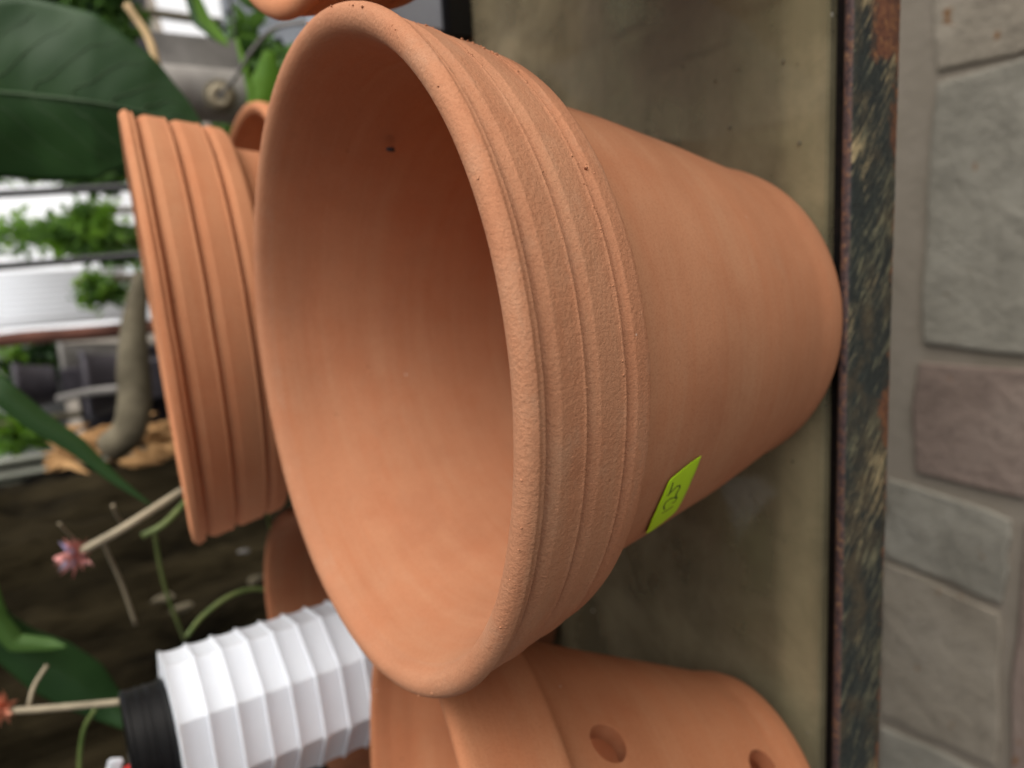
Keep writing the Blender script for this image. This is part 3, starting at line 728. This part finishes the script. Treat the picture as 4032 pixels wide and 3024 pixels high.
tag(tube('wooden_post', [at(-700, 1460, 1.5), at(0, 1342, 1.5), at(470, 1300, 1.5), at(1500, 1180, 1.5)], .0145, M['brownpost'], n=12), 'red-brown upright wooden post, left background', 'post')
tag(vpanel('roofing_sheet', -500, 1085, 1290, 520, 1.66, M['whitewall'], None, 9, .006, d2=1.52), 'white corrugated sheet glowing next to the red-brown post', 'sheet')
tag(vpanel('white_wall', -900, 560, 1330, 700, 5.2, M['whitewall'], d2=4.0), 'blown-out white wall in full sun at the left frame edge, behind the bushes', 'wall')
tag(vpanel('white_board', 395, 745, 985, 900, 2.4, M['whitewall'], d2=2.25), 'white board between the black rods, upper one beside the green bush', 'board')
tag(vpanel('white_board', 440, 1020, 1290, 900, 2.45, M['whitewall'], d2=2.3), 'white board below the second black rod, beside the corrugated sheet', 'board')
for k, (a, b) in enumerate([((-300, 780), (900, 715)), ((-300, 1075), (900, 975))]):
    tag(tube('fence_rod', [at(a[0], a[1], 1.35), at((a[0] + b[0]) / 2, (a[1] + b[1]) / 2, 1.35), at(b[0], b[1], 1.35)], .0075, M['black_metal'], n=8), ['thin black rod nearer the broad leaf', 'thin black rod nearer the red-brown post'][k], 'rod')
cl = [('nursery_pot', 'dark squat nursery pot among the clutter left of the brown branch', (330, 1520, 1.35), .06, .09, 'darkclutter'),
      ('nursery_pot', 'mauve-grey nursery pot behind the brown branch', (240, 1450, 1.5), .05, .14, 'grey'),
      ('nursery_pot', 'small dark purple nursery pot at the left edge', (60, 1530, 1.4), .045, .07, 'darkclutter')]
for nm_, lb, (x, y, d), r_, h_, mt in cl:
    root = tag(empty(nm_, at(x, y, d)), lb, 'plant pot')
    lathe('body', smooth_prof([(.001, -h_), (r_ * .75, -h_), (r_ * .8, -h_ * .9), (r_, -.012), (r_ * 1.08, -.010), (r_ * 1.08, 0), (r_ * .98, .0), (r_ * .95, -.02), (r_ * .7, -h_ * .8), (.001, -h_ * .8)], 0), 40, M[mt], root)
    box('stand', (0, 0, -h_ - .25), (r_ * 1.2, r_ * 1.2, .49), M['darkclutter'], root, .003)
tag(vpanel('dark_board', 330, 1400, 1760, 1500, 1.7, M['darkclutter']), 'dark board behind the nursery pots and the brown branch', 'board')
tag(tube('metal_rod', [at(230, 1572, 1.2), at(350, 1545, 1.2), at(480, 1530, 1.2)], .007, M['grey'], n=10), 'short grey metal rod above the dark nursery pot', 'rod')

# grey hanging post with ring and wire, upper area
gp = tag(empty('grey_post'), 'weathered grey post with a rusty ring bolt, upper area behind the broad leaf', 'post')
pA, pB = at(300, 395, .98), at(955, 385, .98)
V = []; F = []; na = 48; rad = .034; base = Vector((pB.x, pB.y, 0))
zt, zb = pA.z + .4, pB.z
prof = [(.001, zb), (rad * .9, zb), (rad, zb + .006), (rad, (zb + zt) / 2), (rad, zt), (.001, zt)]
o = lathe('post', prof, 48, M['palepost'], gp); o.location = base; o.data.set_sharp_from_angle(angle=R(40))
rc = at(868, 378, .90)
ringm = []
cdir = (Vector(CAM) - rc).normalized(); ax = cdir.cross(Vector((0, 0, 1))).normalized(); ay = cdir.cross(ax)
def ringpts(c, r_, n_=14, k=1.0): return [c + (ax * math.cos(2 * math.pi * i / n_ * k) + ay * math.sin(2 * math.pi * i / n_ * k)) * r_ for i in range(n_ + 1)]
tube('ring', ringpts(rc, .0150), .0045, M['branch'], gp)
tube('washer', ringpts(rc + cdir * .004, .0095), .0048, M['stempale'], gp)
tube('wire', [rc + cdir * .008, at(930, 300, .86), at(985, 210, .84), at(1060, 125, .82), at(1160, 92, .80), at(1300, 100, .80)], .0024, M['grey'], gp, 8)
tag(vpanel('post_shade_panel', 590, 145, 300, 950, .96, M['grey']), 'dark grey panel standing in for the shaded side of the ring bolt post, top background', 'board')  # dark panel added to give the post its shaded side
tag(vpanel('white_board', 560, -420, 135, 800, 3.3, M['whitewall'], d2=2.9), 'white panel standing in for the blown-out sky in the gap at the top frame edge', 'board')  # added white panel in place of the overexposed sky here
tag(tube('cane', [at(500, 20, .8), at(585, 150, .8), at(625, 290, .8), at(650, 420, .82)], .0042, M['beige']), 'short beige cane above the tip of the broad leaf', 'cane')
tag(vpanel('pale_wall', 880, -700, 240, 1160, 1.3, M['palegrey']), 'pale grey wall low behind the rim of the foreground pot, upper right background', 'wall')
tag(vpanel('dark_board', -700, -500, 300, 560, 1.6, M['darkclutter']), 'dark board in the top left corner behind the broad leaf', 'board')
tag(tube('black_wire', [at(880, -200, 1.0), at(905, 0, 1.0), at(925, 140, 1.0), at(930, 260, 1.02)], .0022, M['black_metal']), 'thin black wire above the ring bolt', 'wire')
def leaf_thing(label, pts, w, mat, dep):
    px = dep / FPX; root = tag(empty('arching_leaf'), label, 'leaf')
    leaf_surface('leaf', [at(x, y, dep) for x, y in pts], [(a * px, a * px) for a in w], M[mat], root, .3, nseg=20, ncr=4)
leaf_thing('bright green arching leaf beside the window gap at the top', [(740, -150), (765, 0), (810, 90), (870, 150), (900, 180)], [20, 28, 26, 18, 3], 'leaf_bright', .9)
leaf_thing('dark thin leaf left of the bright arching leaf', [(690, -150), (745, 0), (770, 90), (850, 160)], [12, 14, 12, 3], 'leaf_dark', .88)
leaf_thing('green leaf at the top frame edge beside the orange pot', [(880, -120), (980, -20), (1090, 20), (1200, 10)], [30, 48, 46, 5], 'leaf_mid', .85)
leaf_thing('bright green leaf just right of the ring bolt', [(1060, 200), (1055, 300), (1030, 400), (1000, 520)], [20, 55, 55, 20], 'leaf_bright', .92)
leaf_thing('light green leaf edge alongside the grey post', [(930, 150), (960, 250), (985, 350), (990, 440)], [6, 12, 14, 4], 'leaf_bright', .86)

def bush(name, label, c, size, n, leafsz, mats, seed, cat='bush'):
    br_ = random.Random(seed); root = tag(empty(name), label, cat)
    for mt in mats:
        V = []; F = []
        cl_ = [Vector((br_.uniform(-1, 1), br_.uniform(-1, 1), br_.uniform(-1, 1))) for _ in range(9)]
        for k in range(n):
            q = cl_[k % 9]; p = Vector((q.x * .75 + br_.gauss(0, .22), q.y * .75 + br_.gauss(0, .22), q.z * .75 + br_.gauss(0, .22)))
            p = Vector((p.x * size[0], p.y * size[1], p.z * size[2])) + c
            d = Vector((br_.gauss(0, 1), br_.gauss(0, 1), br_.gauss(0, 1) - .4)).normalized(); s = d.cross(Vector((br_.gauss(0, 1), br_.gauss(0, 1), 1))).normalized()
            L = leafsz * br_.uniform(.6, 1.3); b0 = len(V)
            V += [p, p + d * L * .5 + s * L * .28, p + d * L, p + d * L * .5 - s * L * .28]; F += [(b0, b0 + 1, b0 + 2, b0 + 3)]
        link('foliage', mesh('foliage', V, F), M[mt], root, False)
    tube('stem', [(c.x, c.y, FZ - .01), (c.x + .02, c.y, c.z - size[2] * .4), (c.x, c.y, c.z + size[2] * .3)], .012, M['branch'], root, 8, .004)
bush('bush', 'hanging yellow-green foliage in front of the upper white board', at(350, 860, 1.8), (.035, .06, .05), 260, .022, ['leaf_bright', 'leaf_mid'], 31)
bush('bush', 'thin sunlit foliage before the blown-out wall, at the left frame edge', at(110, 930, 2.4), (.07, .08, .12), 150, .035, ['leaf_bright', 'leaf_mid'], 33)
bush('bush', 'wide yellow-green bush at the left frame edge before the blown-out wall', at(120, 640, 2.6), (.07, .10, .16), 420, .04, ['leaf_bright', 'leaf_mid'], 21)
bush('bush', 'leafy twig between the two white boards', at(470, 990, 2.0), (.05, .04, .09), 200, .03, ['leaf_bright', 'leaf_mid'], 22)
bush('bush', 'bright green bush above the white boards, left background', at(300, 930, 2.0), (.05, .11, .11), 420, .035, ['leaf_bright', 'leaf_mid'], 2)
bush('bush', 'dark green bush under the broad leaf', at(330, 690, 1.9), (.05, .10, .10), 360, .035, ['leaf_mid', 'leaf_dark'], 4)
bush('bush', 'small bright green bush by the white corrugated sheet', at(400, 1140, 1.45), (.035, .04, .05), 300, .018, ['leaf_bright', 'leaf_mid'], 6)
bush('bush', 'dark green bush low behind the small clay pot', at(1000, 350, 1.15), (.09, .06, .06), 700, .03, ['leaf_mid', 'leaf_dark'], 8)
bush('bush', 'dim bush in the top left corner', at(350, 60, 1.45), (.06, .05, .10), 400, .03, ['leaf_mid', 'leaf_dark'], 9)
bush('bush', 'bush beside the nursery pots at the left edge', at(110, 1430, 1.9), (.05, .05, .08), 300, .03, ['leaf_bright', 'leaf_dark'], 12)
bush('bush', 'bright bush low at the left edge under the narrow leaf', at(60, 1700, 1.6), (.04, .05, .06), 240, .03, ['leaf_bright', 'leaf_mid'], 13)
